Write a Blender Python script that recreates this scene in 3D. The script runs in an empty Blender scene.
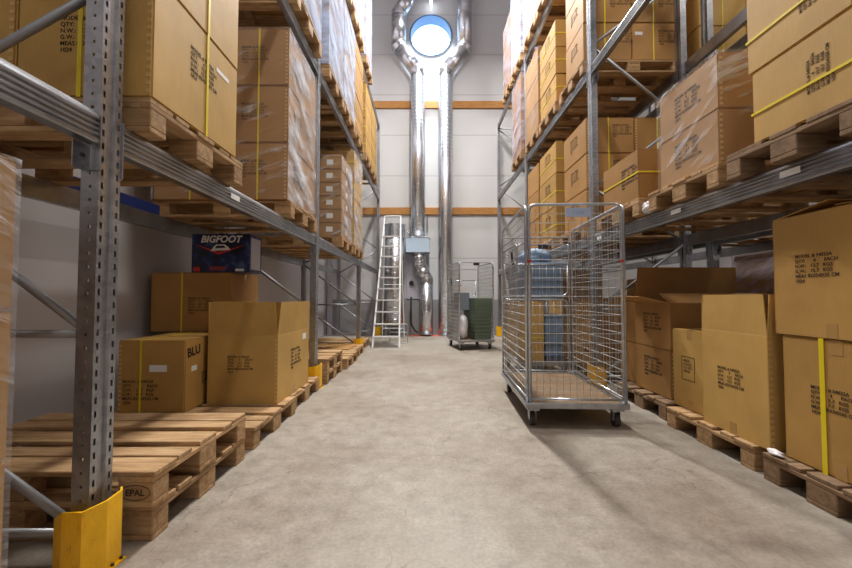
import bpy, bmesh, math, random
from mathutils import Vector, Matrix
random.seed(11)
PI = math.pi
S = bpy.context.scene
C = bpy.data.collections.new('warehouse'); S.collection.children.link(C)

# ------------------------------------------------------------------ materials
def mat(name, base=(.5, .5, .5), rough=.6, metal=0., spec=.5):
    m = bpy.data.materials.new(name); m.use_nodes = True
    b = m.node_tree.nodes['Principled BSDF']
    b.inputs['Base Color'].default_value = (*base, 1); b.inputs['Roughness'].default_value = rough
    b.inputs['Metallic'].default_value = metal; b.inputs['Specular IOR Level'].default_value = spec
    return m
def s2l(r, g, b):
    return tuple(((c/255)/12.92 if c <= 10 else ((c/255+.055)/1.055)**2.4) for c in (r, g, b))
def N(m, t): return m.node_tree.nodes.new(t)
def Lk(m, a, b): m.node_tree.links.new(a, b)
def B(m): return m.node_tree.nodes['Principled BSDF']
def coords(m, scale=(1, 1, 1), rnd=True, world=False):
    if world:
        g = N(m, 'ShaderNodeNewGeometry'); out = g.outputs['Position']
    else:
        g = N(m, 'ShaderNodeTexCoord'); out = g.outputs['Object']
    if rnd:
        oi = N(m, 'ShaderNodeObjectInfo'); mu = N(m, 'ShaderNodeMath'); mu.operation = 'MULTIPLY'
        mu.inputs[1].default_value = 37.; Lk(m, oi.outputs['Random'], mu.inputs[0])
        ad = N(m, 'ShaderNodeVectorMath'); ad.operation = 'ADD'
        Lk(m, out, ad.inputs[0]); Lk(m, mu.outputs[0], ad.inputs[1]); out = ad.outputs[0]
    mp = N(m, 'ShaderNodeMapping'); mp.inputs['Scale'].default_value = scale
    Lk(m, out, mp.inputs['Vector']); return mp.outputs[0]
def noise(m, v, sc, det=4, rough=.6):
    n = N(m, 'ShaderNodeTexNoise'); n.inputs['Scale'].default_value = sc
    n.inputs['Detail'].default_value = det; n.inputs['Roughness'].default_value = rough
    Lk(m, v, n.inputs['Vector']); return n.outputs['Fac']
def ramp(m, f, stops):
    r = N(m, 'ShaderNodeValToRGB'); e = r.color_ramp.elements
    e[0].position, e[0].color = stops[0][0], (*stops[0][1], 1)
    e[1].position, e[1].color = stops[-1][0], (*stops[-1][1], 1)
    for p, c in stops[1:-1]:
        x = e.new(p); x.color = (*c, 1)
    Lk(m, f, r.inputs[0]); return r.outputs[0]
def mix(m, fac, a, b, mode='MIX'):
    x = N(m, 'ShaderNodeMix'); x.data_type = 'RGBA'; x.blend_type = mode
    for s, v in ((x.inputs[0], fac), (x.inputs[6], a), (x.inputs[7], b)):
        if hasattr(v, 'links') or hasattr(v, 'is_linked'): Lk(m, v, s)
        elif isinstance(v, (int, float)): s.default_value = v
        else: s.default_value = (*v, 1)
    return x.outputs[2]
def math_(m, op, a, b=None):
    x = N(m, 'ShaderNodeMath'); x.operation = op
    for s, v in ((x.inputs[0], a), (x.inputs[1], b)):
        if v is None: continue
        if isinstance(v, (int, float)): s.default_value = v
        else: Lk(m, v, s)
    return x.outputs[0]
def bump(m, h, st=.3, dist=.01):
    b = N(m, 'ShaderNodeBump'); b.inputs['Strength'].default_value = st; b.inputs['Distance'].default_value = dist
    Lk(m, h, b.inputs['Height']); Lk(m, b.outputs[0], B(m).inputs['Normal'])
def tint(m, col, amt=.25):
    oi = N(m, 'ShaderNodeObjectInfo')
    k = math_(m, 'ADD', math_(m, 'MULTIPLY', oi.outputs['Random'], amt), 1-amt/2)
    cc = N(m, 'ShaderNodeCombineColor')
    for i in range(3): Lk(m, k, cc.inputs[i])
    return mix(m, 1., col, cc.outputs[0], 'MULTIPLY')

def cardboard(name, rgb, var=.14):
    m = mat(name, rough=.62, spec=.25); v = coords(m)
    n = noise(m, v, 2.2, 3); c = s2l(*rgb)
    a = ramp(m, n, [(.3, tuple(x*.86 for x in c)), (.7, tuple(min(1, x*1.1) for x in c))])
    f = noise(m, coords(m, (60, 60, 4)), 3, 2)
    a = mix(m, .10, a, f, 'OVERLAY')
    Lk(m, tint(m, a, var), B(m).inputs['Base Color'])
    bump(m, n, .25, .02); return m
CARD = cardboard('cardboard_tan', (180, 140, 78))
CARD2 = cardboard('cardboard_brown', (168, 126, 74))
CARD3 = cardboard('cardboard_yellow_tan', (192, 154, 88))
CARD_IN = cardboard('cardboard_inside', (150, 112, 62), .05)
CARD_EDGE = mat('corrugated_edge', s2l(206, 172, 118), .8)

def wood(name, dark, light, var=.3):
    m = mat(name, rough=.75, spec=.2); v = coords(m, (1.2, 9, 9))
    n = noise(m, v, 3.5, 6, .65)
    a = ramp(m, n, [(.28, s2l(*dark)), (.5, tuple((x+y)/2 for x, y in zip(s2l(*dark), s2l(*light)))), (.72, s2l(*light))])
    k = noise(m, coords(m, (3, 5, 5)), 2.2, 3)
    a = mix(m, math_(m, 'MULTIPLY', k, .5), a, s2l(120, 88, 56), 'MIX')
    Lk(m, tint(m, a, var), B(m).inputs['Base Color']); bump(m, n, .35, .004); return m
WOOD = wood('pallet_wood', (140, 104, 68), (216, 182, 138))
WOOD_OLD = wood('weathered_pallet_wood', (104, 82, 62), (158, 134, 108))
WOOD_DECK = wood('plywood_deck', (98, 82, 64), (146, 124, 98), .05)
RAIL = wood('orange_wooden_rail', (176, 122, 66), (206, 152, 92), .03)

def galv(name, c1, c2, rough=.38, sc=35, metal=.9):
    m = mat(name, rough=rough, metal=metal); v = coords(m)
    vo = N(m, 'ShaderNodeTexVoronoi'); vo.inputs['Scale'].default_value = sc; Lk(m, v, vo.inputs['Vector'])
    n = noise(m, v, 4, 4)
    a = mix(m, n, s2l(*c1), s2l(*c2))
    bw = N(m, 'ShaderNodeRGBToBW'); Lk(m, vo.outputs['Color'], bw.inputs[0])
    a = mix(m, .16, a, bw.outputs[0], 'OVERLAY')
    Lk(m, a, B(m).inputs['Base Color'])
    r = math_(m, 'ADD', math_(m, 'MULTIPLY', n, .3), rough-.15); Lk(m, r, B(m).inputs['Roughness'])
    return m
GALV = galv('galvanised_steel', (148, 150, 156), (190, 192, 196), .34)
BEAMM = mat('galvanised_beam_steel', s2l(150, 151, 154), .3, .9)
_n = noise(BEAMM, coords(BEAMM, (3, 3, 3)), 2, 3); Lk(BEAMM, ramp(BEAMM, _n, [(.3, s2l(140, 141, 144)), (.7, s2l(168, 169, 172))]), B(BEAMM).inputs['Base Color'])
BRACE = mat('brace_tube_steel', s2l(160, 162, 166), .5, .75)
TUBE = galv('zinc_plated_tube', (170, 176, 186), (206, 210, 218), .32)
WIRE = galv('zinc_wire', (176, 178, 180), (208, 208, 208), .45, 60, .6)
DUCT = mat('spiral_duct_metal', s2l(205, 206, 210), .27, .95)
DARKM = mat('dark_steel', s2l(70, 70, 74), .5, .6)
YEL = mat('yellow_paint', s2l(236, 176, 14), .42)
_n = noise(YEL, coords(YEL, (14, 14, 5)), 3, 5, .75)
Lk(YEL, ramp(YEL, _n, [(.3, s2l(110, 84, 30)), (.37, s2l(240, 178, 10)), (.7, s2l(252, 198, 22))]), B(YEL).inputs['Base Color'])
STRAP = mat('yellow_strap', s2l(226, 204, 26), .4)
INK = mat('black_ink', s2l(46, 38, 30), .8)
MARK = mat('black_marker', s2l(24, 20, 18), .7)
PAPER = mat('white_paper', s2l(232, 232, 230), .6)
TAPE = mat('clear_brown_tape', s2l(176, 138, 84), .22)
BLUEP = mat('blue_plastic', s2l(122, 144, 170), .5)
BLUEF = mat('pale_blue_paint', s2l(192, 214, 234), .35, .0)
BLUED = mat('dark_blue_paint', s2l(24, 40, 96), .5)
GREENP = mat('green_plastic', s2l(96, 112, 96), .5)
RUBBER = mat('grey_rubber', s2l(60, 58, 58), .7)
WHITEM = mat('white_painted_metal', s2l(228, 228, 226), .4)
REDP = mat('red_floor_paint', s2l(206, 96, 70), .6)
PANELM = mat('lilac_grey_panel', s2l(196, 195, 208), .5)
BLACK = mat('black_plastic', s2l(24, 24, 26), .5)
REDT = mat('red_plastic', s2l(200, 40, 34), .5)

def film(name, op, tintc=(230, 232, 238), lo=.56, hi_=.66, zs=11):
    m = mat(name, s2l(*tintc), .14, 0, .8); nt = m.node_tree
    g = N(m, 'ShaderNodeTexCoord'); rt = N(m, 'ShaderNodeMapping'); rt.inputs['Rotation'].default_value = (.45, .38, 0)
    Lk(m, g.outputs['Object'], rt.inputs['Vector'])
    mp = N(m, 'ShaderNodeMapping'); mp.inputs['Scale'].default_value = (1.3, 1.3, zs); Lk(m, rt.outputs[0], mp.inputs['Vector']); v = mp.outputs[0]
    n = noise(m, v, 1.6, 5, .6); n2 = noise(m, coords(m, (1, 1, 2.5)), 2.2, 3, .5)
    bump(m, math_(m, 'ADD', n, math_(m, 'MULTIPLY', n2, .6)), .8, .05)
    tr = N(m, 'ShaderNodeBsdfTransparent'); mx = N(m, 'ShaderNodeMixShader')
    hi = N(m, 'ShaderNodeMapRange'); hi.inputs[1].default_value = lo; hi.inputs[2].default_value = hi_  # streaks of higher opacity imitate highlights on the wrap
    hi.inputs[3].default_value = op*.35; hi.inputs[4].default_value = min(.95, op*2.2)
    Lk(m, math_(m, 'ADD', math_(m, 'MULTIPLY', n, .62), math_(m, 'MULTIPLY', n2, .42)), hi.inputs[0])
    Lk(m, hi.outputs[0], mx.inputs[0]); Lk(m, tr.outputs[0], mx.inputs[1]); Lk(m, B(m).outputs[0], mx.inputs[2])
    Lk(m, mx.outputs[0], nt.nodes['Material Output'].inputs[0]); return m
FILM = film('stretch_film_clear', .24); FILM2 = film('stretch_film_doubled', .42, (224, 226, 234), .46, .66, 5); FILMW = film('stretch_film_cloudy', .95, (204, 216, 244), .40, .6, 5)
FILMP = film('stretch_film_rosy', .6, (204, 190, 198), .44, .64, 5)

# ground, walls
FLOOR = mat('concrete_floor', rough=.5, spec=.4)
v = coords(FLOOR, rnd=False, world=True)
n1 = noise(FLOOR, v, .9, 5, .6); n2 = noise(FLOOR, v, 9, 5, .7); n3 = noise(FLOOR, v, 60, 2)
a = ramp(FLOOR, n1, [(.3, s2l(132, 119, 105)), (.5, s2l(152, 143, 131)), (.7, s2l(162, 155, 145))])
a = mix(FLOOR, .55, a, ramp(FLOOR, n2, [(.3, (.30, .29, .28)), (.7, (.66, .66, .66))]), 'OVERLAY')
a = mix(FLOOR, .32, a, n3, 'OVERLAY')
warp = N(FLOOR, 'ShaderNodeVectorMath'); warp.operation = 'ADD'
nn = N(FLOOR, 'ShaderNodeTexNoise'); nn.inputs['Scale'].default_value = 3; nn.inputs['Detail'].default_value = 5
Lk(FLOOR, v, nn.inputs['Vector']); Lk(FLOOR, v, warp.inputs[0])
sc_ = N(FLOOR, 'ShaderNodeVectorMath'); sc_.operation = 'SCALE'; sc_.inputs['Scale'].default_value = .5
Lk(FLOOR, nn.outputs['Color'], sc_.inputs[0]); Lk(FLOOR, sc_.outputs[0], warp.inputs[1])
vo = N(FLOOR, 'ShaderNodeTexVoronoi'); vo.feature = 'DISTANCE_TO_EDGE'; vo.inputs['Scale'].default_value = 1.1
Lk(FLOOR, warp.outputs[0], vo.inputs['Vector'])
cr = ramp(FLOOR, vo.outputs['Distance'], [(0, (1, 1, 1)), (.005, (0, 0, 0))])
crm = math_(FLOOR, 'MULTIPLY', cr, math_(FLOOR, 'GREATER_THAN', noise(FLOOR, v, 1.3, 2), .5))
a = mix(FLOOR, math_(FLOOR, 'MULTIPLY', crm, .5), a, s2l(90, 80, 72))
sp = ramp(FLOOR, noise(FLOOR, coords(FLOOR, (1, .5, 1), False, True), 2.1, 6, .75), [(.62, (0, 0, 0)), (.75, (1, 1, 1))])
a = mix(FLOOR, math_(FLOOR, 'MULTIPLY', sp, .5), a, s2l(118, 108, 100))
Lk(FLOOR, a, B(FLOOR).inputs['Base Color'])
Lk(FLOOR, ramp(FLOOR, n2, [(.3, (.36,)*3), (.7, (.6,)*3)]), B(FLOOR).inputs['Roughness'])
bump(FLOOR, n2, .12, .01)

def panelwall(name, rgb, seams=True):
    m = mat(name, rough=.5, spec=.3); v = coords(m, rnd=False, world=True); c = s2l(*rgb)
    n = noise(m, v, .6, 3)
    a = ramp(m, n, [(.3, tuple(x*.93 for x in c)), (.7, c)])
    if seams:
        sx = N(m, 'ShaderNodeSeparateXYZ'); Lk(m, v, sx.inputs[0])
        f = math_(m, 'MODULO', math_(m, 'ADD', sx.outputs[2], .195), 1.11)
        g = math_(m, 'LESS_THAN', f, .022)
        a = mix(m, math_(m, 'MULTIPLY', g, .4), a, s2l(120, 112, 112))
        bump(m, math_(m, 'SUBTRACT', 1., g), .4, .01)
    Lk(m, a, B(m).inputs['Base Color']); return m
WALLF = panelwall('sandwich_panel_white', (208, 208, 208)); WALLS = panelwall('painted_side_wall', (192, 187, 188), False)
PLINTH = panelwall('grey_concrete_plinth', (150, 148, 150), False)
SEAM = mat('dark_joint', s2l(120, 116, 118), .8)
SKYG = bpy.data.materials.new('bright_sky_glass'); SKYG.use_nodes = True
_nt = SKYG.node_tree; _nt.nodes.clear(); _e = _nt.nodes.new('ShaderNodeEmission'); _o = _nt.nodes.new('ShaderNodeOutputMaterial')
_e.inputs[0].default_value = (.60, .82, 1, 1); _e.inputs[1].default_value = 3.2; _nt.links.new(_e.outputs[0], _o.inputs[0])
LAMPG = bpy.data.materials.new('lit_lamp_glass'); LAMPG.use_nodes = True
_nt = LAMPG.node_tree; _nt.nodes.clear(); _e = _nt.nodes.new('ShaderNodeEmission'); _o = _nt.nodes.new('ShaderNodeOutputMaterial')
_e.inputs[0].default_value = (.85, .93, 1, 1); _e.inputs[1].default_value = 14; _nt.links.new(_e.outputs[0], _o.inputs[0])

# ------------------------------------------------------------------ mesh helpers
class MB:
    def __init__(s): s.v = []; s.f = []; s.m = []
    def quadbox(s, x0, y0, z0, x1, y1, z1, mi=0):
        i = len(s.v); s.v += [(x0,y0,z0),(x1,y0,z0),(x1,y1,z0),(x0,y1,z0),(x0,y0,z1),(x1,y0,z1),(x1,y1,z1),(x0,y1,z1)]
        s.f += [tuple(i+k for k in q) for q in ((3,2,1,0),(4,5,6,7),(0,1,5,4),(1,2,6,5),(2,3,7,6),(3,0,4,7))]; s.m += [mi]*6
    def quad(s, *p, mi=0):
        i = len(s.v); s.v += list(p); s.f.append(tuple(range(i, i+len(p)))); s.m.append(mi)
    def tube(s, path, r, n=8, mi=0, closed=False, rf=None):
        P = [Vector(p) for p in path]; base = len(s.v); K = len(P); prev = None
        for k, p in enumerate(P):
            if closed: t = (P[(k+1) % K]-P[k-1]).normalized()
            else: t = (P[min(k+1, K-1)]-P[max(k-1, 0)]).normalized()
            if prev is None:
                up = Vector((0, 0, 1)) if abs(t.z) < .9 else Vector((0, 1, 0)); a = t.cross(up).normalized()
            else:
                a = (prev - t*prev.dot(t)).normalized()
            prev = a; b = t.cross(a); rr = r if rf is None else rf[k]
            # mitre widening at bends
            if 0 < k < K-1 and not closed:
                d1 = (P[k]-P[k-1]).normalized(); c = max(.5, d1.dot(t))
            for j in range(n):
                w = 2*PI*j/n; s.v.append(tuple(p + a*(rr*math.cos(w)) + b*(rr*math.sin(w))))
        for k in range(K if closed else K-1):
            for j in range(n):
                a0 = base+k*n+j; a1 = base+k*n+(j+1) % n; k2 = (k+1) % K
                b0 = base+k2*n+j; b1 = base+k2*n+(j+1) % n
                s.f.append((a0, a1, b1, b0)); s.m.append(mi)
        if not closed:
            s.f.append(tuple(base+j for j in reversed(range(n)))); s.m.append(mi)
            s.f.append(tuple(base+(K-1)*n+j for j in range(n))); s.m.append(mi)
    def prism_y(s, prof, y0, y1, mi=0):
        n = len(prof); i = len(s.v)
        s.v += [(x, y0, z) for x, z in prof]+[(x, y1, z) for x, z in prof]
        for k in range(n):
            s.f.append((i+k, i+(k+1) % n, i+n+(k+1) % n, i+n+k)); s.m.append(mi)
        s.f.append(tuple(i+k for k in reversed(range(n)))); s.f.append(tuple(i+n+k for k in range(n))); s.m += [mi]*2
    def prism_z(s, prof, z0, z1, mi=0, tops=None):
        n = len(prof); i = len(s.v)
        s.v += [(x, y, z0) for x, y in prof]+[(x, y, (tops[k] if tops else z1)) for k, (x, y) in enumerate(prof)]
        for k in range(n):
            s.f.append((i+k, i+(k+1) % n, i+n+(k+1) % n, i+n+k)); s.m.append(mi)
        s.f.append(tuple(i+k for k in reversed(range(n)))); s.f.append(tuple(i+n+k for k in range(n))); s.m += [mi]*2
    def mesh(s, name, mats, bevel=0, smooth=False, fix=True, seg=1):
        me = bpy.data.meshes.new(name); me.from_pydata(s.v, [], s.f)
        if not isinstance(mats, (list, tuple)): mats = [mats]
        for m in mats: me.materials.append(m)
        for p, mi in zip(me.polygons, s.m): p.material_index = mi
        if bevel or fix:
            bm = bmesh.new(); bm.from_mesh(me)
            if fix: bmesh.ops.recalc_face_normals(bm, faces=bm.faces)
            if bevel: bmesh.ops.bevel(bm, geom=bm.edges[:], offset=bevel, segments=seg, affect='EDGES', profile=.5)
            bm.to_mesh(me); bm.free()
        if smooth:
            for p in me.polygons: p.use_smooth = True
        return me
CACHE = {}
def cached(key, fn):
    if key not in CACHE: CACHE[key] = fn()
    return CACHE[key]
def link(name, data, parent=None, loc=(0, 0, 0), rot=(0, 0, 0)):
    o = bpy.data.objects.new(name, data); C.objects.link(o); o.location = loc; o.rotation_euler = rot
    if parent: o.parent = parent
    return o
def tag(o, label, cat, group=None, kind=None):
    if label: o['label'] = label; o['category'] = cat
    if group: o['group'] = group
    if kind: o['kind'] = kind
    return o
def thing(name, label, cat, loc, rz=0, group=None):
    o = link(name, None, None, loc, (0, 0, rz)); o.empty_display_size = .1
    return tag(o, label, cat, group)
def boxmesh(sx, sy, sz, m, bev=.004, seg=1):
    def f():
        b = MB(); b.quadbox(-sx/2, -sy/2, 0, sx/2, sy/2, sz); return b.mesh('box', m, bev, seg=seg)
    return cached(('box', round(sx, 3), round(sy, 3), round(sz, 3), m.name, bev), f)
def solid(name, b, m, parent=None, loc=(0, 0, 0), rot=(0, 0, 0), **k):
    return link(name, b.mesh(name, m, **k), parent, loc, rot)
def textmesh(txt, size, m, bold=.0, shear=0, space=1.0, line=1.0, align='LEFT'):
    def f():
        c = bpy.data.curves.new('t', 'FONT'); c.body = txt; c.size = size; c.offset = bold; c.shear = shear
        c.space_character = space; c.space_line = line; c.align_x = align; c.extrude = .0004; c.resolution_u = 3
        o = bpy.data.objects.new('t', c); C.objects.link(o)
        dg = bpy.context.evaluated_depsgraph_get(); me = bpy.data.meshes.new_from_object(o.evaluated_get(dg))
        bpy.data.objects.remove(o); me.materials.clear(); me.materials.append(m)
        for p in me.polygons: p.material_index = 0
        return me
    return cached(('txt', txt, size, m.name, bold, shear), f)
FR = {'front': 0, 'right': PI/2, 'left': -PI/2, 'back': PI}   # front = towards -y, right = +x, left = -x
def face_loc(face, sx, sy, u, z, off=.0012):
    # u runs to the viewer's right on that face
    if face == 'front': return (u, -sy/2-off, z)
    if face == 'right': return (sx/2+off, u, z)
    if face == 'left': return (-sx/2-off, -u, z)
def put_text(par, me, face, sx, sy, u, z, roll=0, name='printed_text'):
    R = Matrix.Rotation(FR[face], 4, 'Z') @ Matrix.Rotation(PI/2, 4, 'X') @ Matrix.Rotation(roll, 4, 'Z')
    o = link(name, me, par, face_loc(face, sx, sy, u, z)); o.rotation_euler = R.to_euler(); return o
SPEC = "MODEL # 54022A\nQTY:      4      EACH\nN.W.:   12.7   KGS\nG.W.:   15.7   KGS\nMEAS 82X54X55 CM\n1024"
SPEC2 = "MODEL # 54022A\nQTY:      4      PACK\nN.W.:    5.7   KGS\nG.W.:    7.7   KGS\nMEAS 80X54X65 CM\n1024"

# ------------------------------------------------------------------ cartons
def band(kind, sx, sy, sz, pos, w=.011, t=.0025):
    def f():
        b = MB(); e = .0015
        if kind == 'x':      # loop in plane x = pos: runs over front, top, back
            x0, x1 = pos-w/2, pos+w/2
            b.quadbox(x0, -sy/2-e-t, 0, x1, -sy/2-e, sz+e+t); b.quadbox(x0, sy/2+e, 0, x1, sy/2+e+t, sz+e+t)
            b.quadbox(x0, -sy/2-e, sz+e, x1, sy/2+e, sz+e+t)
        elif kind == 'y':    # loop in plane y = pos
            y0, y1 = pos-w/2, pos+w/2
            b.quadbox(-sx/2-e-t, y0, 0, -sx/2-e, y1, sz+e+t); b.quadbox(sx/2+e, y0, 0, sx/2+e+t, y1, sz+e+t)
            b.quadbox(-sx/2-e, y0, sz+e, sx/2+e, y1, sz+e+t)
        else:                # horizontal loop at height pos
            z0, z1 = pos-w/2, pos+w/2
            b.quadbox(-sx/2-e-t, -sy/2-e-t, z0, -sx/2-e, sy/2+e+t, z1); b.quadbox(sx/2+e, -sy/2-e-t, z0, sx/2+e+t, sy/2+e+t, z1)
            b.quadbox(-sx/2-e, -sy/2-e-t, z0, sx/2+e, -sy/2-e, z1); b.quadbox(-sx/2-e, sy/2+e, z0, sx/2+e, sy/2+e+t, z1)
        return b.mesh('strap', STRAP)
    return cached(('band', kind, round(sx,3), round(sy,3), round(sz,3), round(pos,3), w), f)
def carton_body(sx, sy, sz, m):
    def f():
        # slightly bulged box with a folded top seam
        bm = bmesh.new(); bmesh.ops.create_cube(bm, size=1)
        bmesh.ops.scale(bm, vec=(sx, sy, sz), verts=bm.verts); bmesh.ops.translate(bm, vec=(0, 0, sz/2), verts=bm.verts)
        bmesh.ops.bevel(bm, geom=bm.edges[:], offset=.007, segments=2, affect='EDGES')
        me = bpy.data.meshes.new('carton'); bm.to_mesh(me); bm.free(); me.materials.append(m); return me
    return cached(('carton', round(sx,3), round(sy,3), round(sz,3), m.name), f)
def seam_marks(sz):
    def f():
        b = MB(); n = int(sz/.035)
        for k in range(n):
            z = .02+k*(sz-.03)/n; b.quadbox(-.009, -.0015, z, .009, .0012, z+.016)
        return b.mesh('corner_joint', CARD_EDGE)
    return cached(('seam', round(sz, 2)), f)
def tape_ends(t, sx, sy, sz, top=True):
    for s_ in (-1, 1):
        if top: link('packing_tape', boxmesh(.0009, .052, .07, TAPE, 0), t, (s_*(sx/2+.0006), 0, sz-.07))
        link('packing_tape', boxmesh(.0009, .052, .07, TAPE, 0), t, (s_*(sx/2+.0006), 0, .002))
def carton(label, cx, cy, z, sx, sy, sz, m=CARD, rz=0, texts=(), straps=(), top=True, group=None, tape=False, joint=None, labels=(), name='cardboard_carton', strapw=.013):
    t = thing(name, label, 'carton', (cx, cy, z), rz, group)
    link('body', carton_body(sx, sy, sz, m), t)
    if top:
        fl = boxmesh(sx-.012, sy/2-.008, .003, m, .0008)
        for s_ in (-1, 1): link('top_flap', fl, t, (0, s_*(sy/4), sz))
    if tape:
        link('packing_tape', boxmesh(sx*.98, .05, .0009, TAPE, 0), t, (0, 0, sz+.0031))
        tape_ends(t, sx, sy, sz)
    for (fc, u, zz, size, kind) in texts:
        if kind == 'spec': me = textmesh(SPEC, size, INK, size*.006, line=1.05)
        elif kind == 'specR': me = textmesh(SPEC, size, INK, size*.006, line=1.05)
        elif kind == 'spec2': me = textmesh(SPEC2, size, INK, size*.006, line=1.05)
        else: me = textmesh(kind, size, INK if kind != 'BLU' else MARK, size*.03)
        put_text(t, me, fc, sx, sy, u, zz, roll=(.12 if kind == 'BLU' else PI/2 if kind == 'specR' else 0))
    for (kd, p) in straps: link('strap', band(kd, sx, sy, sz, p, strapw), t)
    if joint:
        for fc in joint:
            x, y = {'fr': (sx/2-.004, -sy/2+.003), 'fl': (-sx/2+.004, -sy/2+.003)}[fc]
            link('corner_joint', seam_marks(sz), t, (x*.997-.012*(1 if x > 0 else -1), -sy/2-.0005, 0))
    for (fc, u, zz, w, h) in labels:
        o = link('address_label', boxmesh(w, .001, h, PAPER, 0), t, face_loc(fc, sx, sy, u, zz, .001), (0, 0, FR[fc]))
    return t
def open_carton(label, cx, cy, z, sx, sy, sz, flaps, m=CARD, rz=0, texts=(), labels=(), fl_len=None, tape=False, group=None, straps=(), joint=None, full=False):
    """flaps: {side: angle}, 0 = straight up, positive = folded outwards, >1.5 inwards = closed"""
    t = thing('open_cardboard_carton', label, 'carton', (cx, cy, z), rz, group)
    b = MB(); w = .005
    b.quadbox(-sx/2, -sy/2, 0, sx/2, sy/2, w)
    b.quadbox(-sx/2, -sy/2, w, sx/2, -sy/2+w, sz); b.quadbox(-sx/2, sy/2-w, w, sx/2, sy/2, sz)
    b.quadbox(-sx/2, -sy/2+w, w, -sx/2+w, sy/2-w, sz); b.quadbox(sx/2-w, -sy/2+w, w, sx/2, sy/2-w, sz)
    solid('body', b, m, t, bevel=.0012)
    L = fl_len or min(sx, sy)/2
    tape_ends(t, sx, sy, sz, False)
    for side, (ang, ln) in flaps.items():
        ln = ln or L
        wd = sx if side in ('front', 'back') else sy
        f = MB(); tp = .02; e = .0025
        f.v += [(-wd/2+.003, -e, 0), (wd/2-.003, -e, 0), (wd/2-.003-tp, -e, ln), (-wd/2+.003+tp, -e, ln), (-wd/2+.003, e, 0), (wd/2-.003, e, 0), (wd/2-.003-tp, e, ln), (-wd/2+.003+tp, e, ln)]
        f.f += [(0, 1, 2, 3), (7, 6, 5, 4), (0, 4, 5, 1), (1, 5, 6, 2), (2, 6, 7, 3), (3, 7, 4, 0)]; f.m += [0]*6
        loc = {'front': (0, -sy/2+.003, sz), 'back': (0, sy/2-.003, sz), 'left': (-sx/2+.003, 0, sz), 'right': (sx/2-.003, 0, sz)}[side]
        R = Matrix.Rotation({'front': 0, 'back': PI, 'left': -PI/2, 'right': PI/2}[side], 4, 'Z') @ Matrix.Rotation(ang, 4, 'X')
        o = solid('flap', f, m, t, loc); o.rotation_euler = R.to_euler()
    for (fc, u, zz, size, kind) in texts:
        me = textmesh({'spec': SPEC, 'spec2': SPEC2}.get(kind, kind), size, INK, size*.006, line=1.05)
        put_text(t, me, fc, sx, sy, u, zz)
    for (fc, u, zz, w_, h) in labels:
        link('address_label', boxmesh(w_, .001, h, PAPER, 0), t, face_loc(fc, sx, sy, u, zz, .001), (0, 0, FR[fc]))
    if joint:
        link('corner_joint', seam_marks(sz), t, ((-1 if joint == 'fl' else 1)*(sx/2-.014), -sy/2-.0005, 0))
    return t

# ------------------------------------------------------------------ pallets
def pallet(label, x0, y0, z, side, m=WOOD, w=.8, d=1.2, group=None, rz=0, stamp=False):
    """x0 aisle-side end, side -1: extends to -x, +1 extends to +x; y0 near edge"""
    t = thing('wooden_pallet', label, 'pallet', (x0+side*d/2, y0+w/2, z), rz, group); j = random.uniform
    lay = [(-w/2+.0725, .145), (-w*.235, .1), (0, .145), (w*.235, .1), (w/2-.0725, .145)]
    for yy, bw in lay:
        link('deck_board', boxmesh(d, bw, .022, m, .003), t, (j(-.006, .006), yy, .122), (0, 0, 0))
    for xx in (-d/2+.0725, 0, d/2-.0725):
        link('cross_board', boxmesh(w, .145, .022, m, .003), t, (xx, 0, .1), (0, 0, PI/2))
        for yy in (-w/2+.05, 0, w/2-.05):
            link('block', boxmesh(.145 if xx else .145, .1 if yy else .145, .078, m, .004), t, (xx, yy, .022))
    for yy, bw in ((-w/2+.05, .1), (0, .145), (w/2-.05, .1)):
        link('bottom_board', boxmesh(d, bw, .022, m, .003), t, (0, yy, 0))
    if stamp:
        o = put_text(t, textmesh('EPAL', .036, INK, .0008, align='CENTER'), 'front', d, w, (d/2-.0725)*(-side), .048, name='stamp')
        b = MB(); n = 28
        P = [(.062*math.cos(2*PI*k/n), 0, .03*math.sin(2*PI*k/n)) for k in range(n)]
        b.tube(P, .0016, 4, closed=True)
        solid('stamp_ring', b, INK, t, ((d/2-.0725)*(-side), -w/2-.0008, .06))
    return t

def wrap(label, cx, cy, z, sx, sy, sz, m=FILM, group=None, rz=0, e=.009):
    b = MB(); nx, ny, nz = 7, 6, 10
    ring = []
    def grid(p00, p10, p01, nu, nv, nrm):
        i = len(b.v); p00, p10, p01 = Vector(p00), Vector(p10), Vector(p01)
        for a in range(nu+1):
            for c in range(nv+1):
                q = p00+(p10-p00)*(a/nu)+(p01-p00)*(c/nv)
                edge = a in (0, nu) or c in (0, nv)
                q += Vector(nrm)*(0 if edge else random.uniform(0, .006)); b.v.append(tuple(q))
        for a in range(nu):
            for c in range(nv):
                k = i+a*(nv+1)+c; b.f.append((k, k+nv+1, k+nv+2, k+1)); b.m.append(1 if m is FILM2 and abs(nrm[1]) > .5 else 0)
    X, Y = sx/2+e, sy/2+e; Z0, Z1 = .002, sz+e
    grid((-X, -Y, Z0), (X, -Y, Z0), (-X, -Y, Z1), nx, nz, (0, -1, 0)); grid((X, -Y, Z0), (X, Y, Z0), (X, -Y, Z1), ny, nz, (1, 0, 0))
    grid((X, Y, Z0), (-X, Y, Z0), (X, Y, Z1), nx, nz, (0, 1, 0)); grid((-X, Y, Z0), (-X, -Y, Z0), (-X, Y, Z1), ny, nz, (-1, 0, 0))
    grid((-X, -Y, Z1), (X, -Y, Z1), (-X, Y, Z1), nx, ny, (0, 0, 1))
    o = link('stretch_film', b.mesh('film', [m, FILM], smooth=True, fix=False), None, (cx, cy, z), (0, 0, rz))
    return tag(o, label, 'plastic film', group)

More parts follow.
